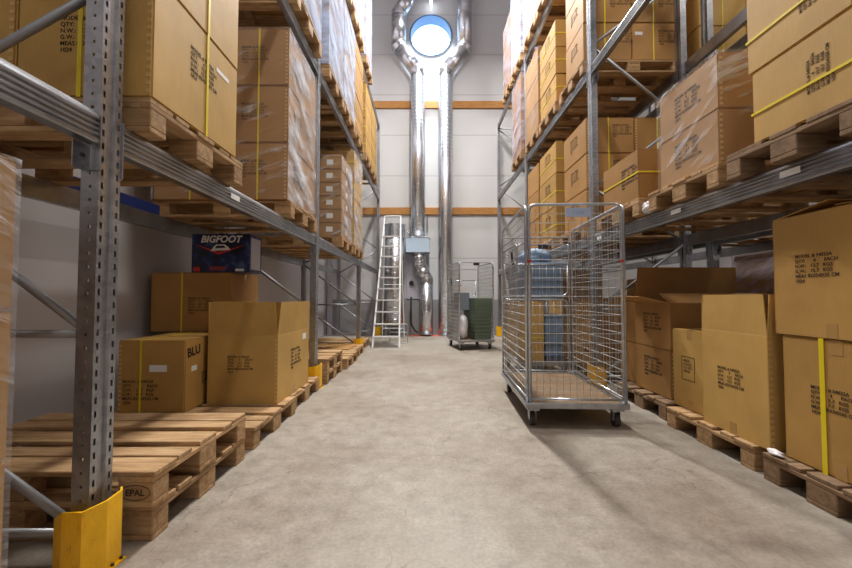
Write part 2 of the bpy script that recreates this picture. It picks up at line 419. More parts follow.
def ordinal(i, n):
    if n == 1: return ''
    if i == 0: return 'lowest'
    if i == n-1: return 'topmost'
    return ['', 'second up', 'third up', 'fourth up', 'fifth up'][i] if i < 5 else 'sixth'
def stack(core, side, xa, y0, z0, sx, sy, hs, cols=1, m=CARD, word='brown', texts=(), straps=(), labels=(), wrapm=None, group=None, joint=None, jit=.006, strapw=.013):
    z = z0
    for i, h in enumerate(hs):
        jx, jy = side*random.uniform(0, jit), random.uniform(-jit, jit)*.6
        for c in range(cols):
            cx = xa+side*(sx*(c+.5)+c*.008)+jx; cy = y0+sy/2+jy
            cw = '' if cols == 1 else (', aisle side' if c == 0 else ', inner side')
            o = ordinal(i, len(hs))
            lab = f"{word} carton" + (f", {o}" if o else '') + f"{cw}, {core}"
            carton(lab, cx, cy, z, sx, sy, h-.004, m, 0, texts, straps, top=(i == len(hs)-1), group=group, labels=labels, joint=joint, strapw=strapw)
        z += h
    if wrapm:
        W = sx*cols+(cols-1)*.008+jit
        wrap(f"{'cloudy' if wrapm is FILMW else 'clear' if wrapm in (FILM, FILM2) else 'rosy'} stretch film around {core}", xa+side*W/2, y0+sy/2, z0, W+.001, sy+jit*1.3, z-z0, wrapm, 'stretch film around palletised loads', e=(.004 if jit < .004 else .009))
    return z

# ------------------------------------------------------------------ rack
HTOP = 5.52; DEP = 1.08
def post_mesh():
    b = MB(); p = .05; n = int(HTOP/p); H = HTOP
    def strip(x0, y0, x1, y1, mi=0): b.quad((x0, y0, 0), (x1, y1, 0), (x1, y1, H), (x0, y0, H), mi=mi)
    def holes(x0, y0, x1, y1, hole, z_off):
        for k in range(n):
            za = k*p; b.quad((x0, y0, za+hole), (x1, y1, za+hole), (x1, y1, za+p), (x0, y0, za+p))
        b.quad((x0, y0, n*p), (x1, y1, n*p), (x1, y1, H), (x0, y0, H))
    # open omega section, aisle face at x = 0, flanges run to -x
    for s in (1, -1):
        strip(0, s*.050, 0, s*.040); holes(0, s*.040, 0, s*.030, .024, 0); strip(0, s*.030, 0, s*.018)
        strip(0, s*.018, -.010, s*.014)
        strip(0, s*.05, -.024, s*.05); holes(-.024, s*.05, -.034, s*.05, .011, 0); strip(-.034, s*.05, -.065, s*.05)
        strip(-.065, s*.05, -.065, s*.010)  # return lips widened to block light, so the slots stay dark
    strip(-.010, .014, -.010, -.014)
    me = b.mesh('post', GALV, fix=False); return me
def upright_frame(label, x, y, side, group):
    """side -1: aisle face looks to +x (left rack); +1: aisle face looks to -x"""
    rz = 0 if side < 0 else PI
    t = thing('rack_upright_frame', label, 'rack frame', (x, y, 0), rz, group)
    for k, (lx, lr) in enumerate(((0, 0), (-DEP, PI))):
        o = link('post', cached('post', post_mesh), t, (lx, 0, .006), (0, 0, lr))
        md = o.modifiers.new('thickness', 'SOLIDIFY'); md.thickness = .0015; md.offset = 0
        link('base_plate', boxmesh(.13, .13, .006, GALV, 0), t, (lx-.035*(1 if k == 0 else -1), 0, 0))
    zs = [.12, .86, 1.64, 2.24, 3.03, 3.88, 4.66, 5.4]
    a, c = -.04, -DEP+.04
    def brace(p, q, nm='brace'):
        b = MB(); b.tube([p, q], .016, 10); solid(nm, b, BRACE, t, smooth=True)
    for z in (.12, .86, 5.4): brace((a, 0, z), (c, 0, z), 'horizontal_brace')
    for k in range(len(zs)-1):
        fwd = k in (0, 1, 3, 5)
        p, q = ((a, 0, zs[k]-.01), (c, 0, zs[k+1]-.05)) if fwd else ((c, 0, zs[k]-.02), (a, 0, zs[k+1]-.03))
        brace(p, q)
    return t
def beam_mesh(L):
    def f():
        pr = [(-.004, 0), (0, .006), (0, .016)]
        for z_ in (.016, .036, .056, .076): pr += [(-.010, z_+.004), (-.010, z_+.008), (0, z_+.015), (0, z_+.020)]
        pr += [(-.002, .106), (-.012, .12), (-.05, .12), (-.05, 0)]
        b = MB(); b.prism_y(pr, -L/2, L/2); return b.mesh('beam', BEAMM)
    return cached(('beam', L), f)
def beam(label, x, yc, z, side, group, L=2.69, tags=()):
    rz = 0 if side < 0 else PI
    t = thing('rack_beam', label, 'rack beam', (x, yc, z), rz, group)
    link('rail', beam_mesh(L), t)
    for s in (-1, 1):
        b = MB(); b.quadbox(-.06, -.0045, -.1, .004, .0015, .125); b.quadbox(-.06, -.05*s if s > 0 else 0, -.1, -.056, 0 if s > 0 else .05, .0); b.quadbox(-.02, -.02*s if s > 0 else 0, -.1, -.016, 0 if s > 0 else .02, .0)
        solid('end_connector', b, GALV, t, (0, s*(L/2+.002)-s*.0, 0))
        b = MB(); b.tube([(-.04, -.006, 0), (-.04, .006, 0)], .007, 6)
        for zz in (-.05, ): solid('safety_pin', b, DARKM, t, (0, s*(L/2-.027), zz))
    for u in tags:
        link('location_label', boxmesh(.001, .11, .034, PAPER, 0), t, (.001, u, .046))
    return t
def guard(label, x, y, side, group):
    rz = 0 if side < 0 else PI
    t = thing('post_guard', label, 'post guard', (x, y, 0), 0, group); s = -side
    o = [(-.115, -.06), (-.06, -.09), (.015, -.095), (.055, -.035), (.055, .035), (.035, .06)]
    tp = [.20, .235, .24, .25, .255, .255]
    i_ = [(-.112, -.054), (-.058, -.084), (.012, -.088), (.048, -.033), (.048, .033), (.03, .055)]
    b = MB(); n = len(o); pts = [(px*s, py) for px, py in o]; ins = [(px*s, py) for px, py in i_]
    b.v = [(px, py, 0) for px, py in pts]+[(px, py, tp[k]) for k, (px, py) in enumerate(pts)]+[(px, py, 0) for px, py in ins]+[(px, py, tp[k]) for k, (px, py) in enumerate(ins)]
    for k in range(n-1):
        b.f += [(k, k+1, n+k+1, n+k), (2*n+k, 3*n+k, 3*n+k+1, 2*n+k+1), (n+k, n+k+1, 3*n+k+1, 3*n+k), (k, 2*n+k, 2*n+k+1, k+1)]
    b.f += [(0, n, 3*n, 2*n), (n-1, 2*n+n-1, 3*n+n-1, 2*n-1)]; b.m = [0]*len(b.f)
    solid('shield', b, YEL, t, (0, 0, .007)); b = MB(); b.quadbox(.048*1 if s > 0 else -.072, -.03, 0, .068 if s > 0 else -.048, .045, .007); solid('foot_flange', b, YEL, t)
    for yy in (-.01, .03):
        b = MB(); b.tube([(.060*s, yy, .007), (.060*s, yy, .016)], .006, 6); solid('anchor_bolt', b, DARKM, t)
    return t

YF = [1.46-2.805, 1.46, 4.27, 7.07, 9.88]
NM = ['rearmost', 'nearest', 'second', 'third', 'farthest']
XL, XR, XB = -1.22, 1.85, 3.02+1.10+1.08-1.0   # aisle faces
L1, L2, L3 = 1.57, 3.50, 5.38
for i, y in enumerate(YF):
    if i: upright_frame(f"{NM[i]} galvanised upright frame of the left rack in view", XL, y, -1, 'left rack upright frames')
    else: upright_frame("galvanised upright frame of the left rack behind the viewer", XL, y, -1, 'left rack upright frames')
    if i: upright_frame(f"{NM[i]} galvanised upright frame of the right rack facing the aisle", XR, y, 1, 'right rack upright frames')
    if i: upright_frame(f"{NM[i]} upright frame of the rack standing behind the right rack", 3.17, y, 1, 'upright frames of the back-to-back rack')
    if i: guard(f"yellow steel guard at foot of {NM[i]} left rack upright", XL, y, -1, 'yellow guards on the left')
    if i > 1: guard(f"yellow steel guard at foot of {NM[i]} right rack upright", XR, y, 1, 'yellow guards on the right')
BN = ['bay beside the viewer', 'nearest bay', 'middle bay', 'farthest bay']
for bi in range(4):
    yc = (YF[bi]+YF[bi+1])/2; LL = 2.70
    for lv, z in (('lower', L1), ('middle', L2), ('top', L3)):
        tg = {(1, 'lower'): (-1.05, .3)}.get((bi, lv), ())
        if not (bi == 0 and lv != 'lower'):
            beam(f"ribbed aisle-side {lv} beam of the left rack, {BN[bi]}", XL+.004, yc, z, -1, 'left rack beams', LL, (-.45,) if bi == 1 and lv == 'lower' else ())
            beam(f"wall-side {lv} beam of the left rack, {BN[bi]}", XL-DEP-.004, yc, z, 1, 'left rack beams', LL)
        if bi:
            beam(f"ribbed aisle-side {lv} beam of the right rack, {BN[bi]}", XR-.004, yc, z, 1, 'right rack beams', LL, (.94, .05, -1.2) if bi == 1 and lv == 'lower' else ())
            beam(f"far-side {lv} beam of the right rack, {BN[bi]}", XR+DEP+.004, yc, z, -1, 'right rack beams', LL)
            beam(f"{lv} beam of the back-to-back rack, near side, {BN[bi]}", 3.17-.004, yc, z, 1, 'back-to-back rack beams', LL)
            beam(f"{lv} beam of the back-to-back rack, far side, {BN[bi]}", 3.17+DEP+.004, yc, z, -1, 'back-to-back rack beams', LL)

# ------------------------------------------------------------------ loads
T1, T2, T3 = L1+.12, L2+.12, L3+.12; PH = .145
XLp, XRp = -1.15, 1.78
GC = 'cartons on the left racks'; GR = 'cartons on the right racks'; GP = 'pallets on the racks'; GF = 'pallets on the floor'
specF = ('front', -.12, .32, .024, 'spec')
# left lower shelf
pallet('pale wooden pallet, nearest on the left lower shelf', XLp, 1.57, T1, -1, group=GP)
stack('nearest stack on left lower shelf', -1, -1.145, 1.575, T1+PH, .57, .71, (.54, .53, .53), 2, CARD3, 'tan',
      texts=[('front', -.105, .33, .026, 'spec'), ('right', -.10, .38, .026, 'spec')], straps=[('x', -.02), ('y', .04)], labels=[('right', .19, .40, .13, .022)], group=GC, joint=('fr',), strapw=.018)
pallet('wooden pallet under film-wrapped cartons before the second left upright', XLp-.02, 3.28, T1, -1, group=GP)
stack('wrapped stack before second left upright', -1, -1.195, 3.26, T1+PH, .57, .8, (.5, .5, .5), 2, CARD2, 'brown',
      texts=[('front', -.12, .33, .026, 'spec'), ('right', -.25, .33, .026, 'spec')], straps=[('x', 0.03)], wrapm=FILM2, group=GC, joint=('fr',))
pallet('wooden pallet, middle one in the middle bay of the left lower shelf', XLp, 5.2, T1, -1, group=GP)
stack('low labelled stack, left lower shelf', -1, -1.17, 5.22, T1+PH, .42, .72, (.186,)*6, 2, CARD2, 'small',
      labels=[('front', .05, .06, .09, .07), ('right', 0, .06, .1, .07)], wrapm=FILM2, group=GC)
pallet('wooden pallet, farthest on the left lower shelf', XLp, 6.14, T1, -1, group=GP)
stack('farthest stack on left lower shelf', -1, -1.17, 6.13, T1+PH, .55, .78, (.385,)*4, 2, CARD3, 'tan', straps=[('h', .2)], wrapm=FILM2, group=GC)
# left middle shelf
def load(lab, side, x, y0, T, hs, sx=.56, sy=.78, cols=2, m=CARD2, word='brown', wm=None, straps=(), pm=WOOD, texts=(), labels=()):
    pallet(f'wooden pallet under {lab}', x, y0-.005, T, side, pm, group=GP)
    stack(lab, side, x-side*(-.015), y0, T+PH, sx, sy, hs, cols, m, word, wrapm=wm, straps=straps, texts=texts, labels=labels, group=GC if side < 0 else GR)
load('wrapped load, left middle shelf, nearest bay', -1, XLp, 3.33, T2, (.5, .5, .5), wm=FILMW)
load('nearest load, left middle shelf, middle bay', -1, XLp, 4.46, T2, (.55, .55, .5), wm=FILMW)
load('second load, left middle shelf, middle bay', -1, XLp, 5.3, T2, (.5, .5, .45), wm=FILMW, m=CARD3)
load('third load, left middle shelf, middle bay', -1, XLp, 6.14, T2, (.3,)*5, m=CARD2, word='tan', straps=[('h', .15)])
load('nearest load, left middle shelf, farthest bay', -1, XLp, 7.24, T2, (.34,)*4, m=CARD, word='tan', straps=[('h', .17)])
load('second load, left middle shelf, farthest bay', -1, XLp, 8.06, T2, (.34,)*4, m=CARD, word='tan', straps=[('h', .17)])
# left top shelf
load('second load, left top shelf, middle bay', -1, XLp, 5.3, T3, (.55, .55), wm=FILMW)
load('third load, left top shelf, middle bay', -1, XLp, 6.14, T3, (.55, .55, .5), wm=FILMW)
load('load on the left top shelf, farthest bay', -1, XLp, 7.2, T3, (.55, .55, .5), wm=FILMW, sx=.52, sy=.72)
# right lower shelf
pallet('dark worn pallet, nearest on the right lower shelf', XRp, 1.53, T1, 1, WOOD_OLD, w=.72, group=GP)
for k, (z, h, yy) in enumerate(((T1+PH, .39, 1.545), (T1+PH+.395, .44, 1.57))):
    carton(f"tan carton with slanting yellow strap, {'lower' if k == 0 else 'upper'} one at top right corner", 1.795+.41, yy+.265, z, .82, .53, h, CARD3,
           texts=[('left', .05, h*.3, .021, 'specR')], straps=[('h', h*.42)], group=GR, joint=('fl',))
pallet('light wooden pallet under film-wrapped carton pair on right lower shelf', XRp+.02, 2.34, T1, 1, group=GP, w=.74)
stack('film-wrapped pair, right lower shelf', 1, 1.825, 2.36, T1+PH, .57, .6, (.35, .36), 2, CARD2, 'brown',
      texts=[('left', -.12, .25, .03, 'spec')], wrapm=FILM, group=GR, joint=('fl',))
pallet('wooden pallet under single strapped carton on right lower shelf', XRp, 3.19, T1, 1, group=GP)
carton('single brown carton with yellow strap round its middle, right lower shelf', 1.80+.29, 3.22+.32, T1+PH, .58, .64, .43, CARD2, texts=[('left', .04, .3, .03, 'spec')], straps=[('h', .23)], group=GR, tape=True)
pallet('wooden pallet, nearest in the middle bay of right lower shelf', XRp+.04, 4.4, T1, 1, group=GP)
stack('stack behind second right upright, lower shelf', 1, 1.86, 4.41, T1+PH, .56, .72, (.425, .42, .42), 2, CARD2, 'brown',
      texts=[('left', -.12, .3, .028, 'spec'), ('front', .03, .32, .025, 'spec')], straps=[('x', -.02)], group=GR, joint=('fl',))
pallet('wooden pallet, second in the middle bay of right lower shelf', XRp+.02, 5.4, T1, 1, group=GP)
stack('second stack in middle bay, right lower shelf', 1, 1.85, 5.42, T1+PH, .5, .78, (.48, .47, .46), 1, CARD, 'tan', texts=[('left', -.1, .36, .028, 'spec')], straps=[('h', .2)], group=GR)
pallet('wooden pallet, third in the middle bay of right lower shelf', XRp+.02, 6.21, T1, 1, group=GP)
stack('third stack in middle bay, right lower shelf', 1, 1.86, 6.3, T1+PH, .55, .68, (.48, .47, .46), 1, CARD2, 'brown', straps=[('x', 0)], group=GR)
# right middle shelf
load('nearest load, right middle shelf, middle bay', 1, XRp+.04, 4.38, T2, (.45, .46, .46), sx=.56, sy=.56, m=CARD2, straps=[('x', -.03)], texts=[('left', -.1, .32, .025, 'spec'), ('front', .03, .34, .03, 'spec')], labels=[('front', -.2, .3, .09, .04)])
load('second load, right middle shelf, middle bay', 1, XRp+.03, 5.3, T2, (.39, .39, .4), sx=.42, sy=.74, cols=1, m=CARD, word='tan', straps=[('h', .2)], texts=[('left', -.1, .32, .028, 'spec')])
load('third load, right middle shelf, middle bay', 1, XRp+.03, 6.15, T2, (.45, .45, .45), wm=FILM, m=CARD2, straps=[('x', 0)])
load('wrapped load, right middle shelf, farthest bay', 1, XRp, 7.15, T2, (.55, .5, .45), sy=.72, wm=FILMP)
load('nearest wrapped load, right top shelf, middle bay', 1, XRp, 5.3, T3, (.55, .55), wm=FILMW)
load('second wrapped load, right top shelf, middle bay', 1, XRp, 6.13, T3, (.55, .55, .5), wm=FILMW)
load('nearest wrapped load, right top shelf, farthest bay', 1, XRp, 7.14, T3, (.55, .55, .55), wm=FILMW)
load('second wrapped load, right top shelf, farthest bay', 1, XRp, 8.02, T3, (.5, .5, .5), wm=FILMP, sy=.72)
# back-to-back rack behind the right one
GB = 'cartons in the back-to-back rack'
def bload(lab, x, y0, T, hs, m=CARD2, word='brown', wm=None, cols=2, pl=True):
    pallet(f'wooden pallet under {lab}', x, y0, T, 1, group='pallets in the back-to-back rack')
    stack(lab, 1, x+.02, y0+.01, T+PH, .57, .76, hs, cols, m, word, wrapm=wm, straps=[('x', 0)], group=GB)
bload('load on the middle level, back-to-back rack', 3.2, 4.42, T2, (.45, .45), CARD3, 'tan')
bload('floor load, middle bay, back-to-back rack', 3.25, 4.45, 0, (.4, .4, .38), CARD3, 'orange-tan')
bload('wrapped floor load, nearest bay, back-to-back rack', 3.25, 3.3, 0, (.44, .44, .4), CARD2, 'brown', FILMP)
bload('lower level load, middle bay, back-to-back rack', 3.2, 4.42, T1, (.5, .5), CARD2, 'brown')
bload('second floor load, middle bay, back-to-back rack', 3.25, 5.5, 0, (.42, .42, .3), CARD2, 'brown')

# ---------------------------------------------- left floor level
for k in range(2):
    pallet(f"{'upper' if k else 'lower'} pale pallet of the empty pair beside the nearest left upright", -1.113+(0 if k else -.012), 1.585+(.0 if k else .02), k*.1445, -1, WOOD, group=GF, stamp=(k == 1), rz=.0)
pallet('wooden pallet on the floor under the carton marked BLU', -1.13, 2.54, 0, -1, group=GF)
pallet('wooden pallet on the floor under the open carton, left side', -1.16, 3.37, 0, -1, group=GF)
carton('brown carton with black marker writing BLU, left floor', -1.79-.25, 2.86+.31, PH, .5, .62, .53, CARD, texts=[('front', -.21, .22, .03, 'spec'), ('right', -.285, .40, .095, 'BLU'), ('right', -.10, .25, .016, 'spec')],
       straps=[('x', -.08), ('y', .2)], labels=[('front', .05, .30, .13, .05), ('right', -.2, .29, .07, .04)], tape=True, joint=('fl',), group=GC)
carton('brown carton hidden behind the BLU carton, supporting another', -2.04, 3.5+.37, PH, .56, .66, .53, CARD, group=GC)
carton('dark brown strapped carton lying behind the open carton, left floor', -2.555+.37, 3.55+.29, PH+.535, .74, .58, .545, CARD2, texts=[('front', -.02, .30, .026, 'spec')], straps=[('x', -.08)], group=GC, tape=True)
open_carton('large open carton with raised flaps beside yellow guard, left floor', -1.19-.28, 3.07+.41, PH, .56, .80, .545,
            {'front': (0.05, .27), 'right': (.07, .27), 'left': (.05, .27), 'back': (.35, .27)}, CARD3, texts=[('front', -.12, .37, .023, 'spec'), ('right', -.1, .38, .03, 'spec')],
            labels=[('right', .26, .45, .1, .055)], joint='fr', group=GC)
# toy truck box
t = thing('printed_toy_box', 'dark blue printed toy truck box standing on a brown carton', 'toy box', (-2.19+.27, 3.56+.13, PH+.535+.549))
BXM = mat('printed_box_blue', s2l(20, 34, 84), .35)
_n = noise(BXM, coords(BXM, rnd=False), 7, 4)
Lk(BXM, ramp(BXM, _n, [(.38, s2l(10, 12, 24)), (.56, s2l(22, 38, 92)), (.75, s2l(90, 110, 170))]), B(BXM).inputs['Base Color'])
link('box_body', boxmesh(.54, .26, .36, BXM, .003), t)
put_text(t, textmesh('BIGFOOT', .088, PAPER, .003, .25, align='CENTER'), 'front', .54, .26, .0, .282, name='logo_lettering')
def flatpoly(pts, m, nm, y=-.132):
    b = MB(); n = len(pts)
    b.v = [(x, y, z) for x, z in pts]+[(x, y+.0015, z) for x, z in pts]
    b.f = [tuple(range(n)), tuple(reversed(range(n, 2*n)))]+[(k, (k+1) % n, n+(k+1) % n, n+k) for k in range(n)]; b.m = [0]*(n+2)
    return solid(nm, b, m, t)
flatpoly([(-.25, .27), (-.02, .165), (.24, .26), (-.02, .19)], REDT, 'red_swoosh')
flatpoly([(-.09, .2), (.09, .21), (.075, .235), (.04, .262), (-.04, .262), (-.07, .235)], PAPER, 'truck_picture', -.1335)
flatpoly([(-.05, .225), (.05, .23), (.03, .25), (-.035, .25)], BXM, 'truck_window', -.135)
flatpoly([(-.1, .02), (.05, .02), (.05, .055), (-.1, .055)], mat('dull_red', s2l(140, 50, 60), .5), 'caption_patch')
flatpoly([(-.25, .01), (-.19, .01), (-.19, .05), (-.25, .05)], REDT, 'corner_badge')
flatpoly([(.14, .012), (.22, .012), (.22, .035), (.14, .035)], PAPER, 'corner_print')
link('side_print', boxmesh(.001, .2, .3, PANELM, 0), t, (.2705, 0, .03))
# wrapped stack at the left edge, beside the viewer
pallet('wooden pallet under wrapped stack at the left frame edge', -1.13, .28, 0, -1, group=GF)
stack('wrapped stack at the left picture edge', -1, -1.152, .31, PH, .56, .76, (.41, .41, .42), 1, CARD2, 'brown', wrapm=FILM, group=GC, jit=.001)
# middle and far bay, floor
for k in range(2):
    pallet(f"{'upper' if k else 'lower'} pallet of the pair behind the second left upright", -1.14, 4.42+.01*k, k*.1445, -1, group=GF)
pallet('single low pallet in the middle of the left middle bay', -1.1, 5.35, 0, -1, group=GF)
pallet('single low pallet before the third left upright', -1.14, 6.16, 0, -1, group=GF)
b = MB(); b.quadbox(-.5, -.36, 0, .5, .36, .012); o = solid('cardboard_sheet', b, CARD2, None, (-1.75, 6.6, .146), bevel=.002)
tag(o, 'flat brown cardboard sheet lying on a far left pallet', 'cardboard sheet')
pallet('single low pallet in the farthest left bay', -1.2, 7.3, 0, -1, group=GF)
# blue plank on the left back beam
b = MB(); b.quadbox(-.012, -.43, 0, .012, .42, .09); o = solid('blue_plank', b, BLUED, None, (-2.29, 2.84-.01, T1+.002), bevel=.003)
tag(o, 'dark blue plank resting on the wall-side left beam', 'plank')

# ---------------------------------------------- right floor level
pallet('worn pallet on the floor at the right edge', 1.86, 1.53, 0, 1, WOOD_OLD, group=GF, w=.62)
pallet('pallet on the floor under the open-topped carton, right side', 1.88, 2.23, 0, 1, WOOD, group=GF)
pallet('dark worn pallet on the floor under the stacked pair, right side', 1.93, 3.12, 0, 1, WOOD_OLD, group=GF)
pallet('pallet on the floor beside the second right upright', 1.98, 4.5, 0, 1, WOOD_OLD, group=GF)
carton('tan carton with vertical yellow strap, bottom right corner', 1.93+.40, 1.53+.28, PH, .80, .56, .65, CARD, tape=True, texts=[('left', -.13, .40, .023, 'spec2')], straps=[('y', .07)], group=GR, joint=('fl',), strapw=.024)
open_carton('large tan carton, lid ajar, on the strapped one at right edge', 1.925+.40, 1.53+.295, PH+.656, .80, .59, .62, {'left': (-1.3, .27), 'right': (-1.2, .27), 'back': (-1.38, .28), 'front': (-1.5, .28)}, CARD,
            texts=[('left', -.17, .40, .024, 'spec')], group=GR)
open_carton('tan carton with upright flaps beside the strapped one, right floor', 1.915+.27, 2.15+.265, PH, .54, .53, .635, {'left': (.0, .235), 'front': (-.02, .235), 'back': (.1, .235), 'right': (.2, .235)}, CARD3,
            rz=-.02, texts=[('left', -.12, .39, .024, 'spec')], group=GR, joint='fl')
c2 = carton('low tan carton with framed print, between open ones, right floor', 1.99+.27, 2.71+.205, PH, .54, .40, .60, CARD3, group=GR, tape=True)
b = MB()
for (u0, z0, u1, z1) in ((-.09, .22, -.086, .40), (.05, .22, .054, .40), (-.09, .22, .054, .224), (-.09, .396, .054, .40)):
    b.quadbox(-.2712-.0004, -u1, z0, -.2712+.0004, -u0, z1)
solid('printed_frame', b, INK, c2)
put_text(c2, textmesh("4022A\n4 EACH\n12.7 KG\n54X55", .027, INK, 0), 'left', .54, .4, -.07, .36)
stk = 'the stacked pair under a raised flap, right floor'
carton('tan carton, lower of the pair left of the framed print', 2.03+.5, 3.2+.27, PH, 1.0, .54, .41, CARD2, texts=[('left', -.12, .30, .03, 'spec')], group=GR, joint=('fl',))
open_carton('open carton with tall raised back flap, upper of the pair', 2.03+.5, 3.2+.27, PH+.414, 1.0, .54, .39, {'back': (-.05, .34), 'left': (1.35, .25), 'front': (-1.15, .2), 'right': (2.6, .25)}, CARD2,
            texts=[('left', -.12, .28, .03, 'spec')], group=GR)
stack('pair beyond the raised back flap, right floor', 1, 2.08, 3.78, .0+PH, .6, .36, (.40, .40), 1, CARD2, 'brown', group=GR)
stack('floor stack behind the second right upright', 1, 2.0, 4.5, PH, .58, .7, (.42, .42), 1, CARD2, 'brown', straps=[('x', 0)], texts=[('left', -.1, .3, .03, 'spec')], group=GR)
pallet('pallet on the floor in the right middle bay', 1.9, 5.5, 0, 1, WOOD, group=GF)
stack('floor stack in the right middle bay', 1, 1.95, 5.52, PH, .58, .7, (.42, .42, .4), 1, CARD3, 'tan', group=GR)

def blob(name, label, cat, loc, sc, m, seed, amp=.35, par=None):
    r = random.Random(seed); bm = bmesh.new(); bmesh.ops.create_icosphere(bm, subdivisions=3, radius=1)
    ph = [(r.uniform(2, 7), r.uniform(2, 7), r.uniform(2, 7), r.uniform(0, 6)) for _ in range(5)]
    for v_ in bm.verts:
        d = sum(math.sin(v_.co.x*a+v_.co.y*b_+v_.co.z*c+p) for a, b_, c, p in ph)/5
        v_.co *= 1+amp*d+r.uniform(-.06, .06); v_.co.x *= sc[0]; v_.co.y *= sc[1]; v_.co.z *= sc[2]
        v_.co.z = max(v_.co.z, -sc[2]*.75)
    for v_ in bm.verts: v_.co.z += sc[2]*.75
    me = bpy.data.meshes.new(name); bm.to_mesh(me); bm.free(); me.materials.append(m)
    for p in me.polygons: p.use_smooth = True
    o = link(name, me, par, loc)
    if label: tag(o, label, cat)
    return o
FILMS = mat('crumpled_white_film', s2l(226, 222, 224), .3)
blob('crumpled_film', 'crumpled white plastic film lying on the right lower beam', 'plastic film', (1.84, 3.135, T1+.001), (.05, .045, .055), FILMS, 4)
blob('film_scrap', 'small white film scrap on the floor pallet by open carton', 'plastic film', (1.885, 2.10, PH-.0), (.022, .045, .018), FILMS, 9)

# ------------------------------------------------------------------ roll cages
def arc_path(pts, r=.05, n=5):
    P = [Vector(p) for p in pts]; out = [P[0]]
    for k in range(1, len(P)-1):
        d1 = (P[k-1]-P[k]).normalized(); d2 = (P[k+1]-P[k]).normalized()
        a = P[k]+d1*r; c = P[k]+d2*r
        for i in range(n+1):
            u = i/n; out.append(a*(1-u)**2+P[k]*2*u*(1-u)+c*u*u)
    out.append(P[-1]); return out
def panel(par, name, W, H, loc, rz, base=.0, nv=13, nh=21, wr=.0021, tr=.0115, gate=None):
    # W along local x, in the local xz plane; bottom at loc z
    o = None
    b = MB(); b.tube(arc_path([(-W/2, 0, 0), (-W/2, 0, H), (W/2, 0, H), (W/2, 0, 0)], .055), tr, 10)
    b.tube([(-W/2, 0, .03), (W/2, 0, .03)], tr*.8, 8)
    o = solid(name, b, TUBE, par, loc, (0, 0, rz), smooth=True)
    b = MB()
    for k in range(1, nv): x = -W/2+W*k/nv; b.tube([(x, 0, .03), (x, 0, H)], wr, 5)
    for k in range(1, nh): z = .03+(H-.03)*k/nh; b.tube([(-W/2, .004, z), (W/2, .004, z)], wr*1.25, 5)
    solid('wire_mesh', b, WIRE, o, fix=False)
    return o
